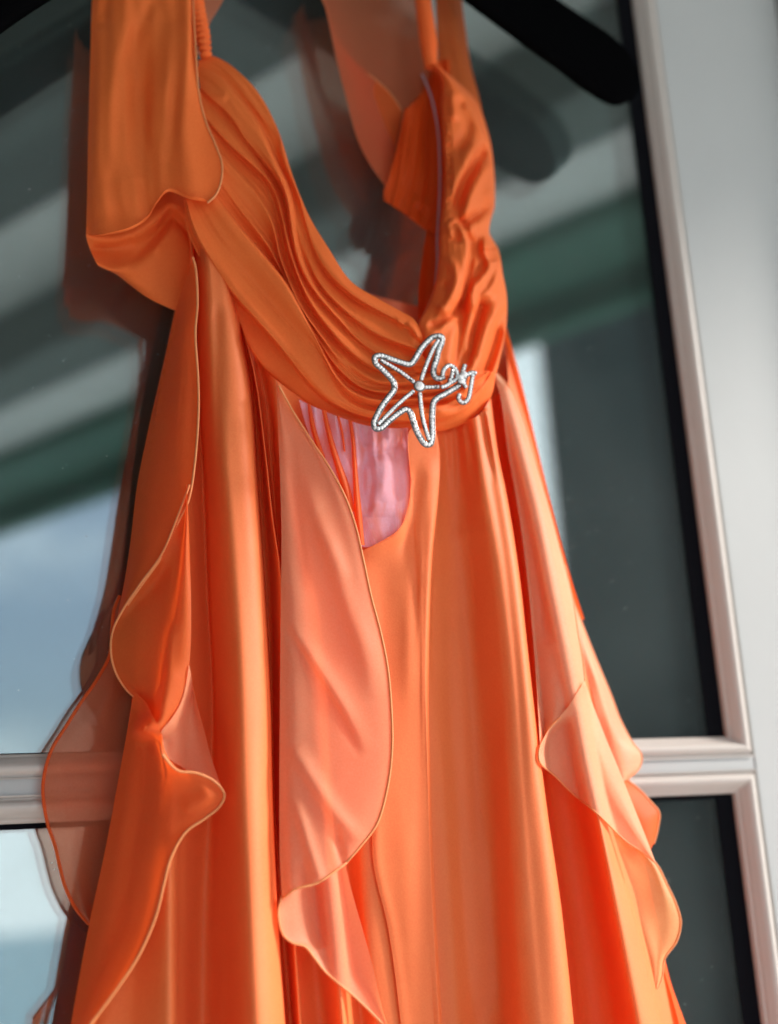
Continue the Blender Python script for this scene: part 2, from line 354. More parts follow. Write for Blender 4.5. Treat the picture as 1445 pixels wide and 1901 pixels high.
# stiles, rails, muntins (flat faces between the beads)
box('stile', (OX1 + BW, FY, .0), (DX1, .04, 2.62), M_WHITE, door, .0015)
box('stile', (DX0, FY, .0), (OX0 - BW, .04, 2.62), M_WHITE, door, .0015)
box('rail', (OX0 - BW + .0005, FY + .001, 2.46 + BW), (OX1 + BW - .0005, .04, 2.615), M_WHITE, door)
box('rail', (OX0 - BW + .0005, FY + .001, .005), (OX1 + BW - .0005, .04, .14 - BW), M_WHITE, door)
for za, zb in ((1.4190, 1.4720), (.747, .80)):
    box('muntin', (OX0 - BW + .0005, FY + .0008, za + BW - .0005), (OX1 + BW - .0005, .04, zb - BW + .0005), M_WHITE, door)
prof = [(0.0, FY - .0012), (.0012, FY - .0012), (.0016, FY + .0016), (.0028, FY + .0018), (.0045, FY - .0022), (.0075, FY - .0036), (.0105, FY - .0026), (.0135, FY + .0012), (.0155, FY + .0042), (.0163, FY + .0046), (.0166, FY + .0066), (.0190, FY + .0074), (.0205, FY + .0098), (.0205, GY + .001)]
for z0, z1 in lights:
    V = []; F_ = []
    for a, y in prof:
        i = BW - a
        V += [(OX0 - i, y, z0 - i), (OX1 + i, y, z0 - i), (OX1 + i, y, z1 + i), (OX0 - i, y, z1 + i)]
    # four mitred runs, each with its own vertices so that the mitres stay sharp
    VV = []; FF = []
    for c in range(4):
        base = len(VV)
        for k in range(len(prof)): VV += [V[k * 4 + c], V[k * 4 + (c + 1) % 4]]
        for k in range(len(prof) - 1): FF.append((base + 2 * k, base + 2 * k + 1, base + 2 * k + 3, base + 2 * k + 2))
    mk('glazing_bead', VV, FF, M_BEAD_BOUNCE, door)
    box('pane', (OX0 - .004, GY, z0 - .004), (OX1 + .004, GY + .004, z1 + .004), M_GLASS, door)
    box('inner_pane', (OX0 - .004, GY + .018, z0 - .004), (OX1 + .004, GY + .022, z1 + .004), M_GLASS, door)
    gk = [(OX1 - .019, z0, OX1 + .003, z1), (OX0 - .003, z0, OX0 + .019, z1), (OX0 + .019, z1 - .004, OX1 - .019, z1 + .003), (OX0 + .019, z0 - .003, OX1 - .019, z0 + .0012)]
    for a, b, c, d in gk: box('gasket', (a, GY - .0012, b), (c, GY - .0002, d), M_GASKET, door)
wall = empty('house_wall', 'pale painted house wall around the glass door', 'wall')
box('wall_panel', (DX1 + .012, -.03, 0), (4.2, .16, 3.0), M_WALL, wall)
box('wall_panel', (-6, -.03, 0), (DX0 - .012, .16, 3.0), M_WALL, wall)
box('wall_panel', (DX0 - .012, -.03, 2.635), (DX1 + .012, .16, 3.0), M_WALL, wall)
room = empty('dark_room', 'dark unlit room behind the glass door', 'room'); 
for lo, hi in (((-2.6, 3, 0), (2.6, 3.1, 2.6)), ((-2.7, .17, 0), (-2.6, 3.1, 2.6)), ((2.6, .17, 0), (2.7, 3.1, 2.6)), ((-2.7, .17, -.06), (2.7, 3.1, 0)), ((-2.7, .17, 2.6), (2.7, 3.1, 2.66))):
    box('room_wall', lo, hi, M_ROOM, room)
# porch roof: its open edge runs out to the right of the door
porch = empty('porch_roof', 'grey boarded porch ceiling with dark beams reflected in the glass', 'porch roof')
E0, E1 = np.array((.28, -3.98)), np.array((1.27, -1.96)); ed = (E1 - E0) / np.linalg.norm(E1 - E0); en = np.array((-ed[1], ed[0]))
def along(s, o): return tuple(E0 + ed * s + en * o)
def strip(name, s0, s1, o0, o1, z0, z1, m): return prism(name, [along(s0, o1), along(s1, o1), along(s1, o0), along(s0, o0)], z0, z1, m, porch)
strip('ceiling', -1.2, 4.1, .06, 1.28, 2.82, 2.90, M_CEIL)
strip('inner_ceiling', -1.2, 4.1, 1.281, 4.6, 2.78, 2.90, plain('dark stained ceiling boards', (.13, .15, .14), .8, var=.2, vscale=3))
strip('soffit', -1.2, 4.1, .061, .33, 2.77, 2.815, M_FASCIA)
strip('fascia', -1.2, 4.1, -.02, .06, 2.70, 2.95, M_FASCIA)
for k, o in enumerate((.80, 1.6, 2.15, 2.7)): strip('beam', -1.2, 4.0, o, o + .17, 2.67 if k == 0 else 2.64, 2.815 if k == 0 else 2.775, M_BEAM)
blocker = empty('house_wing', 'dark boarded side wing of the house closing the left of the porch', 'house')
box('wall', (-3.1, -5.2, -.1), (-2.6, -.04, 2.7), plain('brown stained boards', (.10, .085, .07), .8, var=.25, vscale=3), blocker)  # unseen wall added to darken the left-facing folds of the dress
for k in range(14): box('board', (-2.598, -5.2, .02 + k * .19), (-2.58, -.04, .19 + k * .19), bpy.data.materials['brown stained boards'], blocker)
shed = empty('dark_shed', 'dark boarded shed beyond the porch', 'shed')
def shed_box(name, a0, a1, r0, z0, z1, depth, m, off=0):
    c = np.array((.2, 0)); A = [np.radians(a0), np.radians(a1)]
    p0 = c + r0 * np.array((math.sin(A[0]), -math.cos(A[0]))); p1 = c + (r0 - off) * np.array((math.sin(A[1]), -math.cos(A[1])))
    q = (p1 - p0) / np.linalg.norm(p1 - p0); nn = np.array((q[1], -q[0])); nn = nn if nn[1] < 0 else -nn
    return prism(name, [tuple(p0), tuple(p1), tuple(p1 + nn * depth), tuple(p0 + nn * depth)][::-1], z0, z1, m, shed)
shed_box('wall', 30.7, 46, 5.2, -.1, 4.4, 2.0, M_SHED)

# ------------------------------------------------------------------ the hanger
hang = empty('clothes_hanger', 'broad black coat hanger at the top, its rounded right shoulder showing', 'hanger')
def arm(name, top, bot, dfront, dback):
    """top / bottom outline of one shoulder; rounded section between front and back depth"""
    T = even(np.array([(x, y, 0) for x, y in top], float), 60); B = even(np.array([(x, y, 0) for x, y in bot], float), 60)
    V = []; S = 20; ph = np.linspace(0, 2 * np.pi, S, endpoint=False)
    for i in range(60):
        mid = (T[i] + B[i]) / 2; hv = (T[i] - B[i]) / 2; k = min(1, (59 - i) / 14 + .02) ** .5
        for a in ph:
            ca, sa = math.cos(a), math.sin(a); ca = math.copysign(abs(ca) ** .75, ca); sa = math.copysign(abs(sa) ** .75, sa)
            dm = (dfront + dback) / 2 + (dfront - dback) / 2 * sa * (.35 + .65 * k)
            V.append(P(mid[0] + hv[0] * ca, mid[1] + hv[1] * ca, dm))
    F_ = [(i * S + j, i * S + (j + 1) % S, (i + 1) * S + (j + 1) % S, (i + 1) * S + j) for i in range(59) for j in range(S)]
    F_ += [tuple(range(S))[::-1], tuple(range(59 * S, 60 * S))]
    return mk(name, V, F_, M_BLACK, hang)
arm('shoulder', [(500, -330), (640, -240), (840, -120), (1000, -25), (1090, 35), (1140, 70), (1172, 105), (1188, 140), (1187, 168)],
    [(480, -250), (600, -170), (760, -72), (860, 2), (960, 76), (1040, 134), (1095, 175), (1140, 197), (1176, 184)], 86, 44)
arm('shoulder', [(520, -330), (400, -260), (230, -160), (60, -60), (-60, 10), (-120, 50), (-150, 90), (-160, 120), (-158, 150)],
    [(540, -250), (420, -190), (280, -110), (120, -15), (20, 50), (-50, 105), (-95, 150), (-125, 170), (-146, 165)], 86, 44)
hk = [(510, -300, 65), (510, -420, 65), (512, -480, 62), (540, -530, 55), (590, -550, 45), (630, -520, 35), (630, -470, 28)]
hk = even(np.array(hk, float), 80); tube('hook', P(hk[:, 0], hk[:, 1], hk[:, 2]), .002, M_STEEL, hang, 10)

# ------------------------------------------------------------------ the dress
SHIFT = -40
dress = empty('orange_dress', 'long orange chiffon dress with plunging neck and cascading ruffles on the hanger', 'dress')

# --- back of the garment first
RB1 = [row([(590, -40), (608, 30), (622, 100), (642, 180), (665, 262), (690, 310), (716, 346)], 68, 66), row([(650, -40), (668, 60), (690, 150), (712, 230), (735, 330)], 62, 62),
       row([(720, -40), (735, 60), (748, 150), (755, 230), (760, 330)], 58, 62), row([(800, -40), (802, 60), (804, 130), (800, 220), (800, 330)], 62, 64)]
g, o = sheet('back_drape', RB1, M_SHEER, dress, 80)
hl = [(585, -40), (598, -5), (612, 30), (630, 80), (660, 119), (700, 150), (725, 174), (747, 207)]
sl_ = [(590, -40), (600, 0), (613, 42), (625, 100), (645, 180), (668, 265), (692, 312), (718, 348)]
def mixrow(a, b, t, dd): 
    A = even(np.array(a, float), 14); B = even(np.array(b, float), 14); c = A * (1 - t) + B * t; c[:, 2] += dd
    return [tuple(q) for q in c]
ra, rb = row(hl, 60, 62), row(sl_, 50, 50)
g, o = sheet('back_ruffle', [ra, mixrow(ra, rb, .3, 4), mixrow(ra, rb, .7, 5), rb], M_RUF, dress, 90); hem(g[0], o, .0007)
BI = [row([(752, 203), (738, 270), (722, 330), (713, 352), (713, 373)], 66, 60), row([(772, 186), (764, 260), (752, 340), (738, 388)], 60, 60), row([(792, 158), (790, 250), (782, 340), (764, 407)], 56, 60),
      row([(806, 120), (812, 250), (812, 350), (792, 428)], 64, 66), row([(835, 110), (840, 250), (840, 350), (830, 440)], 76, 80)]
BI = [[(x, y, d + 14) for x, y, d in rw] for rw in BI]
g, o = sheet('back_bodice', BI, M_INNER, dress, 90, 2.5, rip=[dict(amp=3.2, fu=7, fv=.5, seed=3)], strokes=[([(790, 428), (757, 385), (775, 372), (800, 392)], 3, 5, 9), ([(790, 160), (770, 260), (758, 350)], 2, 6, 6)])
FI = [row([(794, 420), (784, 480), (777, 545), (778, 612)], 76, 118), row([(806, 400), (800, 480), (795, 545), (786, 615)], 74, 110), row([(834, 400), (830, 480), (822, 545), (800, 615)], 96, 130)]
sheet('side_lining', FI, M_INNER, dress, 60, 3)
tp = even(np.array([(784, 138, 76), (800, 178, 80), (813, 240, 84), (817, 320, 88), (815, 390, 92), (812, 440, 100), (812, 490, 110), (806, 545, 122)], float), 90)
tube('tape', P(tp[:, 0], tp[:, 1], tp[:, 2]), .0012, M_TAPE, dress, 6)
# right arm drape behind the cup
RA = [row([(806, -40), (812, 60), (818, 140), (830, 230), (850, 330)], 62, 66), row([(835, -40), (845, 70), (856, 160), (870, 240), (880, 330)], 72, 70), row([(852, -40), (864, 50), (874, 120), (892, 190), (902, 250), (914, 320)], 62, 60)]
sheet('arm_drape', RA, M_RUF, dress, 80, rip=dict(amp=1.2, fu=1.5, fv=1, seed=2))

M_BACK2 = M_RUF
# --- skirt: every fold is a pair of lines, crest and hollow
SK = [
 row([(352, 500), (300, 800), (265, 1050), (246, 1290), (225, 1420), (195, 1580), (165, 1720), (126, 1940)], 70, 66),
 row([(355, 505), (315, 800), (285, 1050), (268, 1290), (250, 1420), (225, 1580), (200, 1720), (170, 1940)], 92, 88),
 row([(357, 515), (330, 800), (312, 1050), (298, 1290), (275, 1500), (255, 1720), (235, 1940)], 100, 104),
 row([(360, 520), (345, 800), (337, 1050), (330, 1290), (322, 1500), (320, 1720), (322, 1940)], 108, 122),
 row([(361, 520), (352, 800), (350, 1050), (347, 1290), (338, 1500), (335, 1720), (336, 1940)], 104, 108),
 row([(363, 525), (366, 700), (376, 900), (383, 1100), (392, 1300), (386, 1500), (375, 1720), (372, 1940)], 94, 92),
 row([(366, 525), (372, 700), (387, 900), (394, 1100), (403, 1300), (410, 1500), (412, 1720), (416, 1940)], 104, 108),
 row([(392, 520), (408, 700), (424, 900), (437, 1100), (448, 1300), (454, 1500), (464, 1720), (474, 1940)], 122, 146),
 row([(434, 560), (463, 701), (477, 900), (491, 1100), (502, 1300), (506, 1500), (515, 1720), (530, 1940)], 116, 130),
 row([(436, 562), (465, 703), (479, 900), (492, 1100), (503, 1300), (509, 1500), (520, 1720), (536, 1940)], 100, 110),
 row([(441, 575), (470, 705), (485, 850), (496, 1000), (506, 1200), (512, 1500), (528, 1720), (545, 1940)], 102, 106),
 row([(455, 625), (474, 700), (492, 833), (506, 960), (520, 1060), (524, 1200), (530, 1500), (545, 1720), (560, 1940)], 120, 118),
 row([(457, 627), (476, 702), (494, 833), (508, 960), (522, 1060), (527, 1200), (534, 1500), (552, 1720), (568, 1940)], 108, 108),
 row([(484, 675), (502, 760), (512, 900), (526, 1060), (540, 1250), (560, 1500), (585, 1720), (610, 1940)], 108, 106),
 row([(513, 705), (520, 800), (530, 900), (548, 1060), (570, 1250), (595, 1500), (620, 1720), (640, 1940)], 122, 122),
 row([(570, 745), (575, 900), (600, 1100), (620, 1300), (630, 1500), (650, 1720), (672, 1940)], 120, 108),
 row([(630, 770), (635, 900), (650, 1100), (665, 1300), (668, 1500), (680, 1720), (705, 1940)], 124, 116),
 row([(735, 790), (733, 1000), (728, 1250), (718, 1450), (712, 1600), (728, 1750), (752, 1940)], 126, 117),
 row([(772, 790), (772, 1000), (770, 1250), (768, 1450), (770, 1600), (780, 1750), (798, 1940)], 126, 113),
 row([(804, 790), (813, 850), (811, 920), (801, 1050), (796, 1200), (797, 1400), (803, 1600), (820, 1940)], 132, 111),
 row([(807, 790), (818, 850), (816, 920), (807, 1050), (805, 1200), (816, 1400), (830, 1600), (850, 1940)], 126, 111),
 row([(825, 790), (832, 870), (836, 1000), (840, 1150), (846, 1300), (858, 1500), (870, 1720), (888, 1940)], 121, 108),
 row([(852, 785), (860, 870), (866, 1000), (876, 1150), (886, 1300), (898, 1500), (912, 1720), (928, 1940)], 124, 116),
 row([(879, 776), (889, 865), (902, 952), (914, 1027), (928, 1150), (940, 1300), (950, 1500), (962, 1720), (978, 1940)], 137, 140),
 row([(892, 768), (906, 865), (922, 952), (936, 1040), (948, 1150), (962, 1300), (976, 1500), (994, 1720), (1012, 1940)], 136, 145),
 row([(911, 740), (924, 840), (939, 914), (954, 1002), (966, 1089), (978, 1200), (991, 1320), (1014, 1505), (1040, 1690), (1066, 1940)], 128, 136),
 row([(913, 741), (926, 840), (941, 914), (956, 1002), (968, 1089), (980, 1200), (994, 1320), (1018, 1505), (1045, 1690), (1072, 1940)], 110, 104),
 row([(920, 735), (938, 850), (956, 960), (974, 1089), (990, 1250), (1014, 1420), (1036, 1560), (1060, 1720), (1086, 1940)], 104, 92),
 row([(926, 730), (952, 850), (972, 960), (994, 1089), (1020, 1250), (1052, 1420), (1082, 1560), (1110, 1720), (1146, 1940)], 104, 96),
 row([(936, 720), (970, 850), (996, 960), (1022, 1089), (1056, 1250), (1084, 1400), (1112, 1530), (1146, 1700), (1192, 1940)], 122, 132),
 row([(942, 715), (982, 850), (1010, 960), (1038, 1080), (1070, 1250), (1100, 1420), (1122, 1517), (1176, 1703), (1230, 1935)], 114, 120),
 row([(943, 714), (984, 850), (1012, 960), (1040, 1080), (1072, 1250), (1103, 1420), (1126, 1517), (1181, 1703), (1236, 1935)], 104, 104),
 row([(944, 700), (985, 830), (1015, 940), (1048, 1070), (1085, 1220), (1118, 1350), (1150, 1470), (1196, 1640), (1252, 1935)], 84, 90),
 row([(940, 640), (962, 710), (985, 790), (1010, 900), (1052, 1065), (1095, 1200), (1130, 1320), (1165, 1430), (1205, 1640), (1240, 1801), (1280, 1940)], 62, 72)]
for _k in range(8): x, y, d = SK[_k][0]; SK[_k] = [(x - 4, y - 70, d - 6)] + SK[_k]
def longer(rows, y1=2750):
    """the skirt runs on below the picture"""
    out = []
    for rw in rows:
        (xa, ya, da), (xb, yb, db) = rw[-2], rw[-1]; k = (xb - xa) / (yb - ya)
        out.append(list(rw) + [(xb + k * .9 * (y - yb), y, db) for y in (2200, 2480, y1)])
    return out
SK = longer(SK)
REL = Relief(3)
g, skirt = sheet('skirt', SK, M_SKIRT, dress, 380, 3.2, deep=(1.3, 22), rip=[dict(amp=.5, fu=6, fv=1.8, seed=5), dict(amp=.45, fu=16, fv=3.0, seed=6)],
    strokes=[([(836, 795), (841, 850), (842, 930)], 4, 4, 7, .02, .6), ([(857, 788), (864, 840), (868, 920)], 4, 4, 6, .02, .6), ([(868, 784), (876, 830), (884, 900)], -3.5, 4, 4, .02, .6), ([(897, 768), (905, 820), (918, 900)], -3, 4, 4, .02, .6), ([(902, 760), (913, 820), (925, 880)], 3, 3, 4, .02, .6), ([(400, 560), (404, 700), (408, 860)], -3.5, 8, 6, .1, .4), ([(850, 1150), (862, 1400), (880, 1700), (890, 1900)], 4, 16, 16, .3, .1), ([(905, 1250), (918, 1500), (935, 1900)], -4, 14, 12, .3, .1), ([(740, 1450), (760, 1700), (775, 1900)], 3, 12, 10, .3, .1), ([(560, 745), (575, 860), (590, 960)], -3, 6, 6), ([(600, 765), (606, 850)], 3, 4, 4), ([(870, 1000), (880, 1300), (890, 1600)], -3, 14, 14), 
             ([(745, 1000), (760, 1150), (765, 1300)], 3, 14, 14), ([(800, 1020), (850, 1000), (872, 975)], 1.2, 10, 14)])
REL.add(g)
# back of the skirt hanging behind, seen past the right side
BK = [row([(930, 610), (955, 690), (975, 780), (1000, 900), (1042, 1060), (1075, 1150)], 58, 60), row([(938, 600), (963, 690), (988, 790), (1014, 900), (1056, 1060), (1085, 1150)], 68, 68)]
sheet('back_panel', BK, M_RUF, dress, 80)

BB = [row([(350, 470), (300, 700), (270, 950), (262, 1200), (235, 1450), (205, 1700), (180, 1960)], 62, 52), row([(520, 500), (500, 800), (480, 1100), (470, 1500), (460, 1960)], 52, 42),
      row([(740, 560), (760, 800), (780, 1100), (800, 1500), (820, 1960)], 52, 42), row([(930, 600), (965, 720), (1005, 900), (1060, 1100), (1130, 1350), (1190, 1600), (1250, 1960)], 58, 52)]
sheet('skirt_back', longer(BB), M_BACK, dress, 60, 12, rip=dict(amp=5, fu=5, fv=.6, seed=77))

# --- lilac lining showing under the gathers
LN = [row([(556, 742), (572, 800), (600, 860), (630, 910), (650, 960), (664, 1012)], 129, 128), row([(590, 758), (606, 830), (630, 890), (655, 940), (672, 975), (680, 1016)], 133, 130),
      row([(640, 778), (650, 850), (668, 920), (690, 980), (702, 1010)], 136, 133), row([(690, 792), (700, 860), (712, 920), (724, 970), (728, 998)], 138, 134), row([(735, 795), (744, 860), (746, 920), (744, 960), (741, 986)], 139, 136),
      row([(757, 794), (762, 850), (763, 900), (762, 925), (757, 955)], 138, 134)]
gath = [([(700, 800), (712, 850), (706, 930)], 4, 7, 9), ([(725, 800), (735, 860), (742, 930)], -3.5, 7, 6), ([(684, 830), (690, 880), (682, 960)], -5, 5, 7)]
for i, (x, l, lean) in enumerate([(566, 60, 8), (584, 45, 6), (604, 80, 10), (622, 60, 12), (640, 110, 16), (658, 90, 14), (668, 150, 8), (692, 100, 4), (705, 70, -4), (722, 60, 6), (745, 80, 6)]):
    y0 = np.interp(x, [556, 640, 757], [742, 776, 794]); gath.append(([(x, y0), (x + lean * .5, y0 + l * .5), (x + lean, y0 + l)], 4.2 if i % 2 else -3.5, 3.5, 4.5, .01, .6))
gath += [([(672, 800), (680, 840), (672, 885), (676, 940)], -4, 6, 6), ([(700, 850), (690, 900), (700, 960)], 3.5, 9, 9), ([(690, 845), (730, 835), (755, 822)], -3, 5, 7), ([(735, 850), (720, 900), (716, 960)], 2.5, 10, 10)]
g, lining = sheet('lining', LN, M_LILAC, dress, 110, 2.2, strokes=gath, over=1.5)
REL.add(g)
# gathers of the overlay that cross the lining
for pts, wd in (([(602, 762, 137), (610, 800, 138), (624, 850, 139), (642, 905, 139), (652, 950, 138)], [7, 9, 11, 14, 12]), ([(650, 780, 139), (656, 820, 140), (660, 880, 140), (666, 960, 140), (672, 1012, 138)], [6, 7, 9, 12, 9]),
                ([(574, 750, 134), (581, 790, 135), (590, 822, 136), (600, 850, 136)], [5, 8, 9, 8]), ([(628, 772, 138), (635, 800, 139), (640, 838, 139)], [4, 4, 3])):
    c = even(np.array(pts, float), 40); wv = np.interp(np.linspace(0, 1, 40), np.linspace(0, 1, len(wd)), wd)
    rows = []
    for s_, dz in ((-1, -4), (-.6, 0), (0, 1.5), (.6, 0), (1, -4)):
        q = c.copy(); q[:, 0] += s_ * wv * .6; q[:, 2] += dz - .5; rows.append([tuple(a) for a in q[::3]])
    sheet('gather', rows, M_RUF, dress, 40, 2, over=.4)
VE = [[(x - 4, y - 3, d + 3.2) for x, y, d in LN[0]]] + [[(x, y, d + 3.4) for x, y, d in rw] for rw in LN[1:-1]] + [[(x + 3, y, d + 2.5) for x, y, d in LN[-1]]]
sheet('gather', VE, chiffon('fine veil georgette', (.96, .36, .2), trans=.5, clear=.9, tint=(1, .93, .95), sheen=.0, spec=.1, rough=.7), dress, 110, 2.2, rip=[dict(amp=.9, fu=7, fv=1.0, seed=92)], over=1.0)
# overlay fold closing the lining on the right and below
OV = [row([(660, 1030), (668, 1080), (690, 1200), (700, 1400), (692, 1590), (722, 1730), (750, 1945)], 0, 0), row([(664, 1026), (676, 1080), (698, 1200), (708, 1400), (700, 1590), (730, 1730), (758, 1945)], 0, 0), row([(690, 1014), (700, 1060), (714, 1200), (720, 1400), (714, 1590), (742, 1730), (768, 1945)], 0, 0),
      row([(738, 985), (735, 1040), (738, 1200), (742, 1400), (742, 1590), (758, 1730), (780, 1945)], 0, 0), row([(757, 945), (755, 1000), (758, 1200), (762, 1400), (762, 1590), (774, 1730), (794, 1945)], 0, 0), row([(763, 900), (768, 1000), (774, 1200), (778, 1400), (780, 1590), (790, 1730), (806, 1945)], 0, 0),
      row([(764, 796), (772, 850), (784, 960), (786, 1080), (786, 1250), (790, 1400), (795, 1600), (814, 1945)], 0, 0), row([(785, 796), (798, 850), (802, 930), (796, 1050), (791, 1250), (794, 1400), (800, 1600), (818, 1945)], 0, 0), row([(806, 796), (816, 868), (813, 925), (802, 1040), (796, 1250), (798, 1400), (804, 1600), (823, 1945)], 0, 0)]
OV = [[(x, y, float(REL.at(np.float64(x), np.float64(y))) + o_) for x, y, _ in rw] for rw, o_ in zip(OV, (1, 3, 3, 3, 4, 6, 9, 10, 7))]
OV = longer(OV)
g, o = sheet('overlay', OV, M_SKIRT, dress, 300, 3, over=1.2, strokes=[([(800, 850), (790, 900), (778, 980), (768, 1080)], 2, 12, 12), ([(782, 870), (770, 920), (755, 990)], -2, 10, 10)])

# --- ruffle at the upper left of the skirt
a0 = row([(352, 500), (328, 570), (300, 690), (275, 800), (255, 900), (243, 1000), (231, 1080), (217, 1150), (212, 1178)], 68, 66)
a1 = row([(358, 478), (363, 495), (367, 560), (363, 620), (368, 700), (369, 760), (362, 860), (350, 930), (331, 970, 126), (303, 1030, 118), (262, 1088, 104), (232, 1132, 90), (213, 1172, 74)], 124, 132)
g, o = sheet('ruffle', [a0, mixrow(a0, a1, .3, 9), mixrow(a0, a1, .65, 7), a1], M_RUF, dress, 150, 4, over=2.5, rip=dict(amp=1.5, fu=1.2, fv=1.5, seed=8), strokes=[([(352, 560), (345, 700), (335, 850)], 3, 10, 10)]); REL.add(g); hem(g[-1], o)
# --- next tier: turns over at a rolled edge
b0 = row([(352, 900), (330, 960), (300, 1030), (260, 1085), (230, 1130), (211, 1168), (206, 1202), (213, 1242), (235, 1280), (262, 1302), (290, 1318)], 84, 90)
b3 = row([(346, 900), (350, 960), (353, 1050), (355, 1120), (354, 1200), (349, 1250), (335, 1300), (318, 1332), (297, 1357), (282, 1360), (266, 1357)], 132, 142)
g, o = sheet('ruffle', [b0, mixrow(b0, b3, .3, 2), mixrow(b0, b3, .6, 4), mixrow(b0, b3, .78, 13), b3], M_RUF, dress, 130, 4, over=2.5, strokes=[([(322, 1010), (328, 1120), (318, 1250)], -4, 10, 10), ([(318, 1150), (308, 1250), (292, 1330)], 3, 9, 9)]); REL.add(g); hem(g[0], o)
p0 = row([(351, 1235), (338, 1300), (318, 1335), (300, 1358), (298, 1380), (303, 1402)], 126, 132)
p3 = row([(352, 1236), (362, 1290), (378, 1350), (392, 1405), (404, 1440), (417, 1474)], 124, 128)
g, o = sheet('ruffle', [p0, mixrow(p0, p3, .33, -9), mixrow(p0, p3, .7, -8), p3], M_PALE, dress, 70, 3, over=2.5); REL.add(g)
q0 = row([(250, 1285), (225, 1420), (195, 1580), (165, 1720), (124, 1945)], 80, 70)
q1 = row([(272, 1305), (262, 1430), (238, 1590), (205, 1740), (135, 1945)], 100, 92)
q2 = row([(300, 1362), (303, 1402), (318, 1480), (290, 1600), (255, 1740), (150, 1945)], 138, 124)
q3 = row([(302, 1400), (330, 1430), (365, 1435), (399, 1451), (417, 1475), (408, 1497), (380, 1520), (345, 1545), (318, 1592), (305, 1640), (290, 1700), (260, 1770), (220, 1832), (158, 1915)], 146, 134)
g, o = sheet('ruffle', [q0, q1, mixrow(q1, q2, .5, 3), q2, mixrow(q2, q3, .5, 2), q3], M_RUF, dress, 170, 4, over=2.5, strokes=[([(395, 1470), (370, 1490), (340, 1500)], 3, 8, 12)]); REL.add(g); hem(g[-1], o)
hb = np.concatenate([np.array([(266, 1357, 134), (282, 1360, 135), (297, 1364, 135), (300, 1385, 134.5)]), np.array([(303, 1402, 134.5), (315, 1420, 134.5), (330, 1431, 134.5)])]); hem(even(hb, 40), o)
f0 = row([(222, 1106), (211, 1136), (208, 1168), (204, 1215), (180, 1262), (150, 1305), (125, 1345), (97, 1390), (83, 1435), (80, 1472), (88, 1527), (103, 1572), (112, 1612), (121, 1645), (140, 1685), (166, 1716)], 54, 52)
f2 = row([(262, 1106), (262, 1180), (262, 1260), (248, 1400), (230, 1500), (212, 1600), (190, 1735)], 54, 52)
g, o = sheet('ruffle', [f0, mixrow(f0, f2, .3, 3), mixrow(f0, f2, .7, 0), f2], M_SHEER, dress, 150, 4, rip=dict(amp=1.2, fu=1.5, fv=2, seed=12)); hem(g[0], o, .0013, M_RUF)

# --- centre ruffle
c0 = row([(513, 706), (515, 760), (519, 850), (523, 1000), (522, 1100), (520, 1300), (519, 1500), (520, 1600), (524, 1668)], 130, 140)
c1 = row([(514, 708), (525, 760), (550, 850), (565, 1000), (575, 1150), (578, 1300), (572, 1450), (562, 1580), (548, 1651)], 134, 150)
c2 = row([(516, 712), (538, 762), (585, 850), (620, 960), (645, 1080), (655, 1240), (652, 1400), (630, 1540), (592, 1638)], 138, 152)
c3 = row([(518, 716), (545, 765), (580, 820), (610, 865), (640, 920), (660, 975), (675, 1040), (690, 1110), (706, 1170), (720, 1240), (727, 1320), (728, 1390), (720, 1460), (700, 1530), (673, 1567), (640, 1605)], 142, 150)
g, o = sheet('ruffle', [c0, mixrow(c0, c1, .4, 3), c1, c2, mixrow(c2, c3, .6, 1), c3], M_PALE, dress, 200, 3.5, over=2.5, strokes=[
    ([(540, 1155), (570, 1210), (605, 1265), (645, 1330), (680, 1400)], 3.5, 14, 5, .25, .4), ([(590, 960), (620, 1040), (648, 1130), (680, 1220), (695, 1300)], 4, 16, 12, .3, .3),
    ([(545, 1385), (575, 1440), (625, 1515), (672, 1566)], 3.5, 12, 9, .2, .2), ([(548, 1480), (570, 1560), (595, 1637)], 3, 9, 7, .3, .05), ([(530, 800), (545, 950), (560, 1100)], -4, 10, 14, .3, .4), ([(570, 880), (590, 960), (640, 1080)], 3, 12, 10, .3, .3),
    ([(620, 1530), (632, 1580), (638, 1604)], -3, 6, 6, .3, .02), ([(560, 1590), (566, 1645)], -2.5, 7, 7, .4, .02)]); hem(g[-1], o)
hem(g[:, -1], o)
t0 = row([(524, 1664), (517, 1690), (519, 1715), (527, 1737), (545, 1751), (566, 1757), (585, 1780), (605, 1805), (660, 1852), (722, 1912)], 140, 134)
t1 = row([(560, 1645), (562, 1690), (575, 1735), (600, 1775), (650, 1832), (721, 1910)], 128, 134)
t2 = row([(600, 1628), (612, 1690), (632, 1755), (660, 1810), (690, 1850), (720, 1908)], 124, 134)
t3 = row([(641, 1603), (655, 1660), (672, 1720), (690, 1785), (705, 1850), (720, 1906)], 134, 136)
g, o = sheet('ruffle', [t0, t1, t2, t3], M_PALE, dress, 100, 3, over=2.5, strokes=[([(600, 1640), (590, 1700), (600, 1760)], -4, 10, 14)]); REL.add(g); hem(g[0], o)

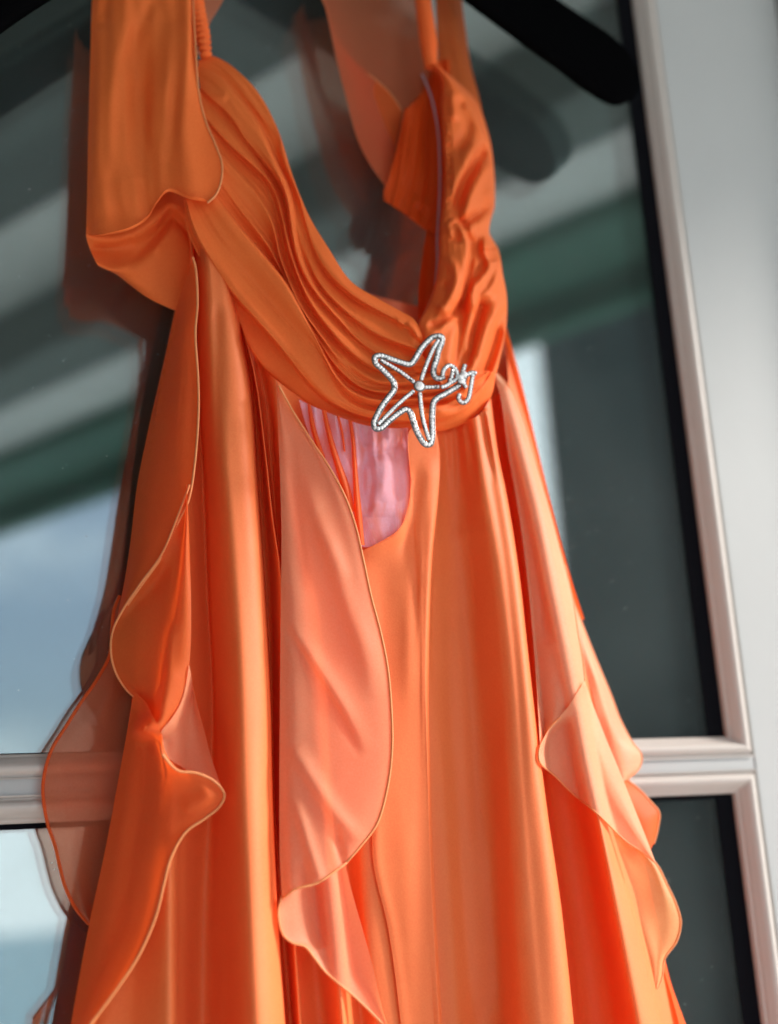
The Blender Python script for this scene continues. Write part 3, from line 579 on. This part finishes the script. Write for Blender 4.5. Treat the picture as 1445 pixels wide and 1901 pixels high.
# --- ruffles down the right side
e0 = row([(1050, 1050), (1062, 1105), (1088, 1175), (1112, 1235), (1135, 1290), (1152, 1335), (1175, 1378), (1192, 1402), (1188, 1425), (1166, 1446)], 74, 82)
e1 = row([(1030, 1060), (1048, 1120), (1072, 1200), (1095, 1270), (1110, 1330), (1125, 1380), (1140, 1420), (1155, 1452)], 84, 92)
g, o = sheet('ruffle', [e1, mixrow(e1, e0, .5, 5), e0], M_GOLD, dress, 80, 3, rip=dict(amp=1.5, fu=1, fv=2, seed=21)); hem(g[-1], o, .0007)
e2 = row([(1150, 1440), (1170, 1452), (1190, 1468), (1210, 1490), (1224, 1508), (1222, 1535), (1214, 1566)], 84, 88)
e3 = row([(1120, 1460), (1140, 1490), (1160, 1520), (1180, 1550), (1195, 1575), (1200, 1590)], 96, 98)
g, o = sheet('ruffle', [e3, mixrow(e3, e2, .5, 4), e2], M_RUF, dress, 60, 3); hem(g[-1], o, .0009)
d0 = row([(916, 694), (930, 740), (942, 830), (958, 920), (973, 1020), (985, 1130), (995, 1250), (1000, 1330), (1003, 1386)], 128, 120)
d1 = row([(918, 693), (942, 740), (962, 830), (985, 930), (1008, 1040), (1022, 1150), (1030, 1250), (1030, 1310), (1020, 1352)], 130, 138)
d2 = row([(919, 692), (948, 728), (970, 790), (986, 850), (1010, 935), (1035, 1030), (1052, 1110), (1062, 1200), (1064, 1260), (1060, 1310)], 124, 136)
d3 = row([(920, 691), (950, 725), (972, 780), (987, 832), (1013, 920), (1040, 1020), (1062, 1105), (1074, 1180), (1082, 1225), (1086, 1266)], 112, 122)
g, o = sheet('ruffle', [d0, d1, d2, d3], M_GOLD, dress, 140, 3, over=2.5, rip=dict(amp=1, fu=1, fv=2, seed=25), strokes=[([(960, 780), (985, 900), (1010, 1030), (1020, 1130)], 3, 10, 10), ([(985, 900), (1005, 1050), (1012, 1200)], -3, 8, 8), ([(1025, 1180), (1045, 1240), (1060, 1290)], 2, 8, 8)]); REL.add(g)
hem(g[-1], o, .0008); hem(g[:, -1], o, .0008)
k0 = row([(1003, 1384), (1000, 1400), (1003, 1416), (1030, 1440), (1060, 1470), (1110, 1511), (1160, 1560), (1190, 1580), (1216, 1601)], 126, 122)
k1 = row([(1022, 1350), (1035, 1390), (1070, 1430), (1115, 1480), (1165, 1540), (1216, 1601)], 126, 124)
k2 = row([(1055, 1312), (1075, 1360), (1100, 1410), (1135, 1470), (1170, 1530), (1217, 1601)], 132, 124)
k3 = row([(1086, 1264), (1102, 1310), (1125, 1370), (1150, 1430), (1178, 1500), (1198, 1550), (1217, 1600)], 118, 116)
g, o = sheet('ruffle', [k0, k1, k2, mixrow(k2, k3, .5, 3), k3], M_GOLD, dress, 110, 3, over=2.5, strokes=[([(1075, 1330), (1100, 1400), (1112, 1480)], -3, 8, 8, .2, .2)]); REL.add(g); hem(g[0], o, .0008)
l0 = row([(1090, 1495), (1120, 1545), (1150, 1640), (1178, 1740), (1214, 1852)], 96, 92)
l1 = row([(1130, 1530), (1160, 1590), (1190, 1690), (1205, 1770), (1216, 1850)], 100, 96)
l2 = row([(1165, 1563), (1200, 1600), (1225, 1680), (1222, 1760), (1217, 1848)], 102, 98)
l3 = row([(1180, 1573), (1217, 1602), (1240, 1645), (1256, 1680), (1264, 1712), (1256, 1748), (1234, 1780), (1229, 1815), (1214, 1850)], 100, 94)
g, o = sheet('ruffle', [l0, l1, l2, mixrow(l2, l3, .5, 2), l3], chiffon('ochre side of the georgette', (.8, .42, .16), trans=.35, clear=.12, tsat=(.9, .7), tint=(1, .6, .35), sheen=.1), dress, 100, 3, rip=dict(amp=1.2, fu=1.5, fv=1.5, seed=31)); hem(g[-1], o)
z0 = row([(1205, 1640), (1230, 1790), (1250, 1860), (1272, 1945)], 84, 84); z1 = row([(1218, 1700), (1238, 1800), (1262, 1870), (1290, 1945)], 74, 74)
sheet('skirt_back', longer([z0, z1]), M_RUF, dress, 40)

# --- left shoulder drape
s_rows = [
 row([(172, -40), (168, 100), (164, 250), (162, 350), (160, 436)], 68, 80),
 row([(190, -40), (188, 100), (184, 250), (184, 360), (190, 437), (192, 434)], 80, 100),
 row([(225, -40), (220, 100), (218, 250), (222, 360), (238, 428), (240, 422)], 90, 108),
 row([(262, -40), (258, 100), (256, 250), (262, 350), (272, 408), (274, 401)], 94, 110),
 row([(295, -40), (290, 100), (286, 250), (288, 330), (292, 376), (294, 370)], 96, 110),
 row([(325, -40), (320, 100), (314, 250), (312, 320), (314, 357), (315, 350)], 98, 110),
 row([(352, -40), (349, 80), (343, 180), (340, 270), (342, 340), (350, 370), (351, 363)], 98, 112),
 row([(356, -40), (358, 80), (362, 180), (372, 270), (378, 330), (378, 374), (377, 368)], 88, 110),
 row([(357, -40), (364, 104), (369, 170), (382, 225), (399, 266), (412, 303), (411, 335), (402, 360), (386, 376)], 90, 108)]
for _k, _a in ((4, 4), (5, 10), (6, 18), (7, 24), (8, 26)): s_rows[_k] = [(x, y, d + _a * min(1, max(0, (y + 40) / 140))) for x, y, d in s_rows[_k]]
g, o = sheet('sleeve', s_rows, M_CLOTH, dress, 130, 3.5, rip=[dict(amp=2.0, fu=2.4, fv=.7, seed=40), dict(amp=.8, fu=7, fv=1.2, seed=41)], strokes=[([(205, 40), (196, 200), (200, 330)], 7, 18, 18, .45, .5), ([(262, 40), (252, 200), (256, 330)], -8, 20, 20, .45, .5), ([(315, 40), (304, 180), (304, 300)], 7, 16, 16, .45, .5), ([(332, 60), (324, 200), (322, 320)], -3, 9, 9, .45, .5), ([(300, -20), (255, 60), (230, 140)], -2.5, 9, 9), ([(205, -10), (180, 60)], -2, 9, 9), ([(170, 432), (225, 430), (262, 415)], 5, 14, 10, .1, .3)])
hem(g[-1], o)
sub = g[g.shape[0] * 7 // 9:, -1]
u_rows = [
 row([(166, 405), (220, 400), (270, 380), (310, 352), (345, 365), (372, 385)], 70, 74),
 row([(160, 436), (200, 443), (245, 436), (285, 410), (318, 385), (358, 420)], 82, 82),
 row([(167, 462), (205, 470), (245, 462), (285, 432), (318, 405), (360, 445)], 70, 72),
 row([(178, 486), (210, 498), (250, 488), (290, 460), (328, 435), (362, 470)], 86, 76),
 row([(186, 496), (218, 509), (255, 526), (300, 535), (340, 530), (364, 500)], 74, 74),
 row([(200, 502), (212, 506), (240, 528), (275, 553), (305, 568), (328, 577), (345, 580), (362, 560)], 58, 74)]
g, o = sheet('sleeve_lining', u_rows, M_CLOTH, dress, 90, 3, strokes=[([(235, 492), (270, 460), (310, 410), (322, 380)], -6, 6, 9, .2, .1), ([(285, 470), (312, 430), (325, 395)], 2.5, 5, 5), ([(175, 460), (215, 458), (250, 445)], -4, 6, 6)])
# small piece of drape behind the left strap
v_rows = [row([(352, -40), (356, 40), (358, 110)], 76, 78), row([(385, -40), (378, 20), (372, 100)], 70, 74), row([(430, -40), (414, 2), (388, 48), (376, 100)], 62, 70)]
sheet('back_drape', v_rows, M_SHEER, dress, 40)

# --- bodice
n0 = row([(368, 112), (392, 104), (418, 114), (442, 132), (480, 172), (516, 240), (545, 330), (575, 402), (610, 460), (652, 522), (700, 553), (745, 578), (768, 592), (780, 610)], 88, 164)
n1 = row([(366, 200), (400, 250), (450, 330), (510, 420), (560, 495), (620, 560), (690, 612), (750, 640), (790, 650)], 100, 168)
n2 = row([(356, 330), (385, 365), (435, 445), (495, 535), (550, 610), (610, 675), (690, 715), (770, 725), (850, 700)], 112, 166)
n3 = row([(344, 370), (352, 420), (385, 480), (425, 545), (475, 620), (530, 690), (590, 730), (680, 765), (770, 772), (860, 745), (915, 690)], 110, 150)
n4 = row([(343, 378), (347, 425), (372, 482), (405, 530), (440, 590), (470, 655), (514, 705), (574, 750), (640, 779), (700, 797), (765, 801), (830, 798), (880, 775), (911, 738), (920, 695)], 104, 134)
n5 = row([(346, 384), (350, 428), (374, 480), (407, 526), (444, 586), (474, 648), (518, 698), (577, 742), (642, 771), (702, 789), (765, 793), (828, 790), (876, 768), (906, 734), (915, 696)], 92, 122)
base = Relief(); base.add(grid([n0, n1, n2, n3, n4], 200, 1.5))
def pleat(line, A, gap=4.5):
    c = even(np.array([(x, y, 0) for x, y in line], float), 70); t = np.gradient(c[:, :2], axis=0); t /= np.linalg.norm(t, axis=1)[:, None]; nn = np.stack([-t[:, 1], t[:, 0]], 1)
    A = np.interp(np.linspace(0, 1, 70), np.linspace(0, 1, len(A)), A); ph = RNG.uniform(0, 6.3, 3); x_ = np.linspace(0, 1, 70); A = A * (1 + .28 * np.sin(9 * x_ + ph[0]) + .2 * np.sin(21 * x_ + ph[1])); c[:, :2] += nn * (1.6 * np.sin(13 * x_ + ph[2]) * np.sin(np.pi * x_))[:, None]; out = []
    for sg in (-1, 1):
        q = c.copy(); q[:, :2] += sg * nn * gap / 2; q[:, 2] = base.at(q[:, 0], q[:, 1]); bad = q[:, 2] < 0
        if bad.any(): q[bad, 2] = np.interp(np.flatnonzero(bad), np.flatnonzero(~bad), q[~bad, 2])
        q[:, 2] = smooth3(q[:, 2].copy(), 6) - sg * A * .8; out.append([tuple(v) for v in q[::3]])
    return out
PL = [n0]
PL += pleat([(368, 118), (396, 116), (432, 142), (472, 192), (505, 236), (521, 262), (524, 290), (539, 329), (551, 358), (562, 400), (576, 452), (601, 500), (647, 544), (711, 582), (757, 608), (783, 634)], [0, 0, 0, 2, 4, 5, 5, 5, 4, 2])
PL += pleat([(367, 124), (408, 144), (444, 186), (473, 219), (496, 258), (512, 294), (535, 340), (546, 378), (553, 430), (567, 480), (594, 530), (640, 577), (700, 621), (760, 645), (786, 655)], [0, -3, -5, -5, -4, 1, 5, 6, 6, 2])
PL += pleat([(370, 165), (394, 188), (423, 213), (448, 252), (481, 292), (519, 342), (529, 366), (536, 400), (542, 440), (556, 494), (584, 545), (622, 590), (672, 640), (726, 668), (790, 672)], [1, 5, 7, 8, 7, 5, 4, 5, 5, 2])
PL += pleat([(366, 205), (398, 242), (433, 277), (465, 304), (500, 340), (511, 364), (521, 404), (530, 452), (546, 502), (572, 556), (608, 606), (655, 658), (708, 690), (792, 690)], [1, 5, 7, 7, 6, 6, 7, 6, 4, 2])
PL += pleat([(360, 250), (388, 268), (417, 294), (456, 335), (486, 371), (510, 420), (521, 468), (540, 520), (564, 572), (598, 622), (640, 672), (690, 706), (750, 712), (820, 695)], [0, -3, -6, -7, -6, -5, -3, 2, 3, 1])
PL += pleat([(356, 290), (385, 312), (411, 337), (440, 376), (468, 412), (500, 452), (528, 505), (556, 566), (588, 622), (626, 678), (676, 718), (740, 722), (800, 718), (850, 700)], [0, -1, -3, -4, -3, -3, -2, -2, -2, 0])
PL += pleat([(350, 325), (372, 342), (398, 366), (440, 416), (488, 470), (532, 524), (562, 578), (584, 620), (612, 676), (640, 715), (690, 738), (755, 738), (825, 730), (880, 705), (905, 690)], [1, -4, -7, -8, -9, -9, -8, -6, -3, 0])
PL += pleat([(347, 352), (366, 385), (400, 440), (450, 500), (500, 560), (548, 612), (590, 662), (616, 704), (642, 738), (682, 757), (755, 755), (830, 745), (885, 715), (910, 690)], [0, 0, 0, 0, 0, -1, -4, -7, -3, 2], 6)
PL += pleat([(344, 372), (360, 430), (390, 484), (428, 540), (478, 596), (522, 646), (560, 696), (594, 734), (636, 762), (698, 780), (765, 782), (830, 775), (878, 750), (904, 715), (915, 691)], [3, 7, 8, 8, 8, 8, 6, 4, 2, 1])
PL += [n4, n5]
bst = [([(660, 600), (700, 640), (750, 660)], 2, 12, 5), ([(690, 800), (760, 790), (840, 780), (890, 750)], 3, 14, 9), ([(805, 742), (840, 750), (872, 735)], -4, 6, 7), ([(735, 700), (760, 690), (800, 700)], -4, 6, 6), ([(740, 735), (775, 745), (800, 765)], -4, 6, 5),
 ([(700, 670), (740, 676), (780, 690)], -3, 5, 5), ([(755, 600), (768, 612), (776, 630)], 3, 3, 3), ([(735, 590), (760, 620), (774, 640)], 2.5, 3, 3), ([(372, 155), (400, 178), (424, 180)], 2, 6, 5), ([(800, 760), (850, 770), (890, 735), (905, 705)], 4, 10, 10), ([(430, 520), (500, 600), (560, 670)], -1.5, 14, 14)]
g, o = sheet('bodice', PL, M_CLOTH, dress, 240, 2.4, strokes=bst, rip=[dict(amp=.3, fu=5, fv=1.2, seed=50), dict(amp=.55, fu=22, fv=2.2, seed=51)])
# --- right cup, turning away
m0 = row([(802, 118), (822, 150), (823, 200), (826, 260), (829, 320), (826, 380), (820, 430), (818, 480), (811, 530), (797, 570), (780, 603), (786, 645), (800, 690)], 100, 160)
m0b = row([(797, 112), (818, 150), (819, 200), (822, 260), (825, 320), (822, 380), (816, 430), (814, 480), (806, 530), (791, 570), (776, 605), (782, 645), (796, 690)], 84, 150)
m1 = row([(806, 118), (836, 160), (842, 230), (850, 320), (848, 400), (844, 460), (838, 520), (824, 580), (812, 640), (820, 712)], 108, 166)
m2 = row([(812, 120), (858, 180), (876, 250), (884, 330), (880, 410), (880, 480), (878, 540), (868, 600), (858, 655), (858, 735)], 108, 158)
m3 = row([(818, 125), (878, 190), (900, 250), (908, 320), (906, 405), (908, 450), (920, 500), (922, 570), (905, 640), (885, 750)], 92, 142)
m4 = row([(820, 128), (884, 188), (906, 245), (916, 300), (918, 385), (907, 425), (926, 465), (934, 510), (941, 550), (940, 610), (930, 660), (915, 722)], 74, 122)
cst = [
 ([(833, 250), (835, 296), (835, 354), (833, 393)], -4, 4, 4),
 ([(836, 170), (842, 200), (842, 225)], 4, 7, 7), ([(852, 178), (864, 209), (868, 240), (856, 268), (842, 290)], -6, 8, 8), ([(862, 190), (882, 224), (900, 256)], 5, 4, 10),
 ([(900, 256), (886, 272), (868, 300), (850, 335), (838, 366), (834, 385)], 7, 5, 13), ([(905, 268), (886, 300), (868, 332), (854, 372), (848, 405)], -9, 8, 7), 
 ([(914, 300), (892, 330), (876, 362), (863, 398), (857, 410)], 8, 6, 12), ([(906, 366), (894, 392), (874, 406), (856, 418)], -8, 7, 5), ([(915, 350), (904, 372), (898, 384)], 4, 6, 6),
 ([(912, 398), (890, 408), (868, 424), (858, 436)], 6, 12, 7),
 ([(838, 404), (850, 418), (862, 440), (868, 462), (863, 500), (857, 540), (848, 565), (826, 590)], 9, 3.5, 22, .1, .2),
 ([(843, 410), (848, 428), (846, 452)], -6, 7, 7), ([(828, 415), (838, 432), (842, 446)], 4, 4, 4), ([(832, 474), (845, 500), (848, 522), (834, 552), (812, 585)], 5, 5, 8), ([(824, 520), (828, 545), (818, 570)], -3.5, 6, 6),
 ([(899, 440), (899, 466), (907, 494), (890, 520), (880, 530), (872, 552), (862, 575)], 8, 12, 4.5, .1, .2), ([(910, 462), (911, 484)], -7, 8, 8, .01, .01), ([(925, 470), (929, 494), (918, 524), (888, 564), (880, 580)], 6, 9, 5, .1, .3),
 ([(905, 548), (888, 580), (873, 622), (862, 662), (856, 690)], -10, 9, 7), ([(878, 544), (882, 574), (872, 616), (864, 660), (858, 690)], 7, 4, 9), ([(862, 545), (857, 600), (847, 650), (840, 690)], -9, 7, 7),
 ([(850, 600), (842, 645), (834, 690)], 5, 5, 6), ([(936, 556), (914, 594), (898, 638), (884, 690), (872, 730)], 8, 5, 16), ([(930, 606), (916, 650), (898, 700)], -7, 7, 5), ([(940, 600), (930, 650), (908, 712)], 6, 6, 6),
 ([(856, 556), (846, 576), (822, 594), (794, 609)], -8, 5, 4), ([(848, 584), (824, 602), (800, 622), (790, 640)], 4, 6, 12), ([(880, 660), (868, 700), (862, 735)], 4, 6, 6), ([(870, 650), (856, 690), (845, 730)], -5, 5, 5)]
for k in range(13):
    y = 215 + k * 15 + random.uniform(-3, 3); x = np.interp(y, [150, 260, 320, 380], [824, 828, 831, 829]); cst.append(([(x + 1, y), (x + 4, y + 2), (x + 8, y + 3)], random.uniform(1.2, 2.4), 3.6, 3.6, .01, .3))
g, o = sheet('bodice', [m0b, m0, mixrow(m0, m1, .5, 2), m1, mixrow(m1, m2, .5, 2), m2, mixrow(m2, m3, .5, 1), m3, m4], M_CLOTH, dress, 210, 2.2, strokes=cst, gain=1.3, rip=[dict(amp=.8, fu=4, fv=4, seed=60), dict(amp=.4, fu=10, fv=7, seed=61)])

# --- shirred straps
for pts, r in (([(358, -60, 92), (365, 0, 94), (371, 40, 96), (378, 75, 97), (383, 106, 96)], .0052), ([(783, -60, 84), (786, 0, 86), (791, 40, 89), (796, 80, 93), (801, 124, 97)], .0062)):
    c = even(np.array(pts, float), 60); tube('strap', P(c[:, 0], c[:, 1], c[:, 2]), [r, r, r * 1.05, r * 1.1, r * .8], M_CLOTH, dress, 18, rib=(.3, .0056), sep=.0004)

# ------------------------------------------------------------------ the starfish brooch
br = empty('starfish_brooch', 'crystal starfish brooch with initials pinned at the waist of the dress', 'brooch')
def z1p(l, d): return [(x / 4.817 + 640, y / 4.817 + 580, d) for x, y in l]
def z2p(l, d): return [(x / 10.32 + 780, y / 10.32 + 640, d) for x, y in l]
BD = 172
star = [(1035, 645), (900, 728), (835, 762), (797, 800), (785, 880), (783, 1000), (785, 1095), (765, 1178), (722, 1178), (680, 1125), (640, 1050), (610, 960), (583, 885), (550, 865), (500, 890), (400, 968), (325, 1035), (275, 1035), (263, 985), (290, 920), (340, 830), (400, 750), (442, 690), (436, 620), (390, 560), (330, 500), (282, 455), (268, 405), (312, 385), (400, 410), (500, 445), (588, 462), (620, 430), (680, 330), (740, 260), (800, 217), (868, 215), (868, 270), (840, 340), (822, 420), (797, 500), (800, 560), (835, 590), (890, 572)]
spokes = [[(684, 605), (730, 470), (790, 330), (842, 245)], [(625, 625), (500, 530), (320, 425)], [(620, 700), (500, 800), (300, 1000)], [(672, 715), (700, 950), (757, 1140)], [(715, 668), (780, 668), (850, 664)]]
letters = [[(440, 600), (436, 545), (475, 455), (560, 392), (650, 430), (705, 520), (715, 600), (690, 665), (600, 715), (500, 785), (405, 812)], [(632, 465), (612, 600), (565, 700)],
           [(868, 375), (830, 480), (792, 600), (755, 750)], [(700, 600), (770, 640), (840, 560), (870, 545)], [(850, 640), (842, 730), (895, 825)],
           [(850, 640), (880, 600), (940, 555), (1000, 530), (1085, 547)], [(1015, 560), (992, 700), (962, 880), (930, 1020), (885, 1085), (830, 1108), (765, 1075), (738, 1010), (765, 940)]]
gemV, gemF = [], []
def gem(c, nrm, r, tilt=.25):
    nrm = nrm + RNG.randn(3) * tilt * .5; nrm /= np.linalg.norm(nrm); a = np.cross(nrm, [.3, .2, 1]); a /= np.linalg.norm(a); b = np.cross(nrm, a); n = 7; base = len(gemV); o_ = RNG.rand() * 6
    for rr, hh in ((1, 0), (.95, .35), (.5, .8)):
        for k in range(n): t = o_ + 2 * math.pi * (k + (.5 if hh == .35 else 0)) / n; gemV.append(c + r * rr * (math.cos(t) * a + math.sin(t) * b) + nrm * hh * r)
    for q in range(2):
        for k in range(n):
            i0, i1 = base + q * n + k, base + q * n + (k + 1) % n
            gemF.append((i0, i1, i1 + n)); gemF.append((i0, i1 + n, i0 + n))
    gemF.append(tuple(base + 2 * n + k for k in range(n)))
NB = np.array([-.12, -.985, .08]); NB /= np.linalg.norm(NB)
def band(pts, wpx, h, name, d_extra=0, rowsn=1, pitch=4.9):
    """metal rail with set stones along a line"""
    c = even(np.array(pts, float), max(30, int(len(pts) * 14))); W = P(c[:, 0], c[:, 1], c[:, 2]); W = smooth3(W, 3)
    t = np.gradient(W, axis=0); t /= np.linalg.norm(t, axis=1)[:, None]; s = np.cross(t, NB); s /= np.linalg.norm(s, axis=1)[:, None]
    hw = wpx * .00045 / 2; V = []; prof_ = [(-.9, -1.1), (-1.0, .1), (-.88, .25), (-.78, 0), (.78, 0), (.88, .25), (1.0, .1), (.9, -1.1)]; S = len(prof_)
    for i in range(len(W)):
        for a, b in prof_: V.append(W[i] + s[i] * a * hw + NB * b * h)
    F_ = [(i * S + j, i * S + j + 1, (i + 1) * S + j + 1, (i + 1) * S + j) for i in range(len(W) - 1) for j in range(S - 1)]
    F_ += [tuple(range(S))[::-1], tuple(range((len(W) - 1) * S, len(W) * S))]
    mk(name, V, F_, M_SILVER, br, smooth=False)
    L = np.concatenate([[0], np.cumsum(np.linalg.norm(np.diff(W, axis=0), axis=1))]); n = int(L[-1] / (pitch * .00045))
    for k in range(n):
        q = (k + .5) / n * L[-1]; i = min(len(W) - 2, np.searchsorted(L, q) - 1); i = max(i, 0); x = (q - L[i]) / (L[i + 1] - L[i] + 1e-9); c_ = W[i] * (1 - x) + W[i + 1] * x
        for j in range(rowsn):
            off = 0 if rowsn == 1 else (j - .5) * hw * .85
            gem(c_ + s[i] * off + NB * h * .12, NB, min(hw * .95, pitch * .00045 * .6), .8)
band(z1p(star, BD), 11.5, .0011, 'outline', rowsn=1, pitch=6.4)
for s_ in spokes: band(z1p(s_, BD + .5), 8, .0010, 'spoke', pitch=5.4)
for l_ in letters: band(z2p(l_, BD + 3.5), 8.6, .0012, 'initial', rowsn=1, pitch=5.6)
for (x, y, r) in ((668, 660, .0028),):
    keepV, keepF = gemV, gemF; gemV, gemF = [], []
    c = P(x / 4.817 + 640, y / 4.817 + 580, BD + 1); n = 12; 
    gem(c, NB, .0041, 0); o = mk('centre_stone', gemV, gemF, M_GEM, br, smooth=False); gemV, gemF = keepV, keepF
    ring = [c + .0044 * (math.cos(t) * np.array([1, -.12, 0]) + math.sin(t) * np.array([0, .08, 1])) for t in np.linspace(0, 2 * math.pi, 40)]
    tube('setting', ring, .0007, M_SILVER, br, 8)
for x, y in ((775, 630), (850, 560), (790, 690)): gem(P(x / 10.32 + 780, y / 10.32 + 640, BD + 5.5), NB, .0026, .1)
st = mk('pave_stone', gemV, gemF, M_GEM, br, smooth=False); st['kind'] = 'stuff'
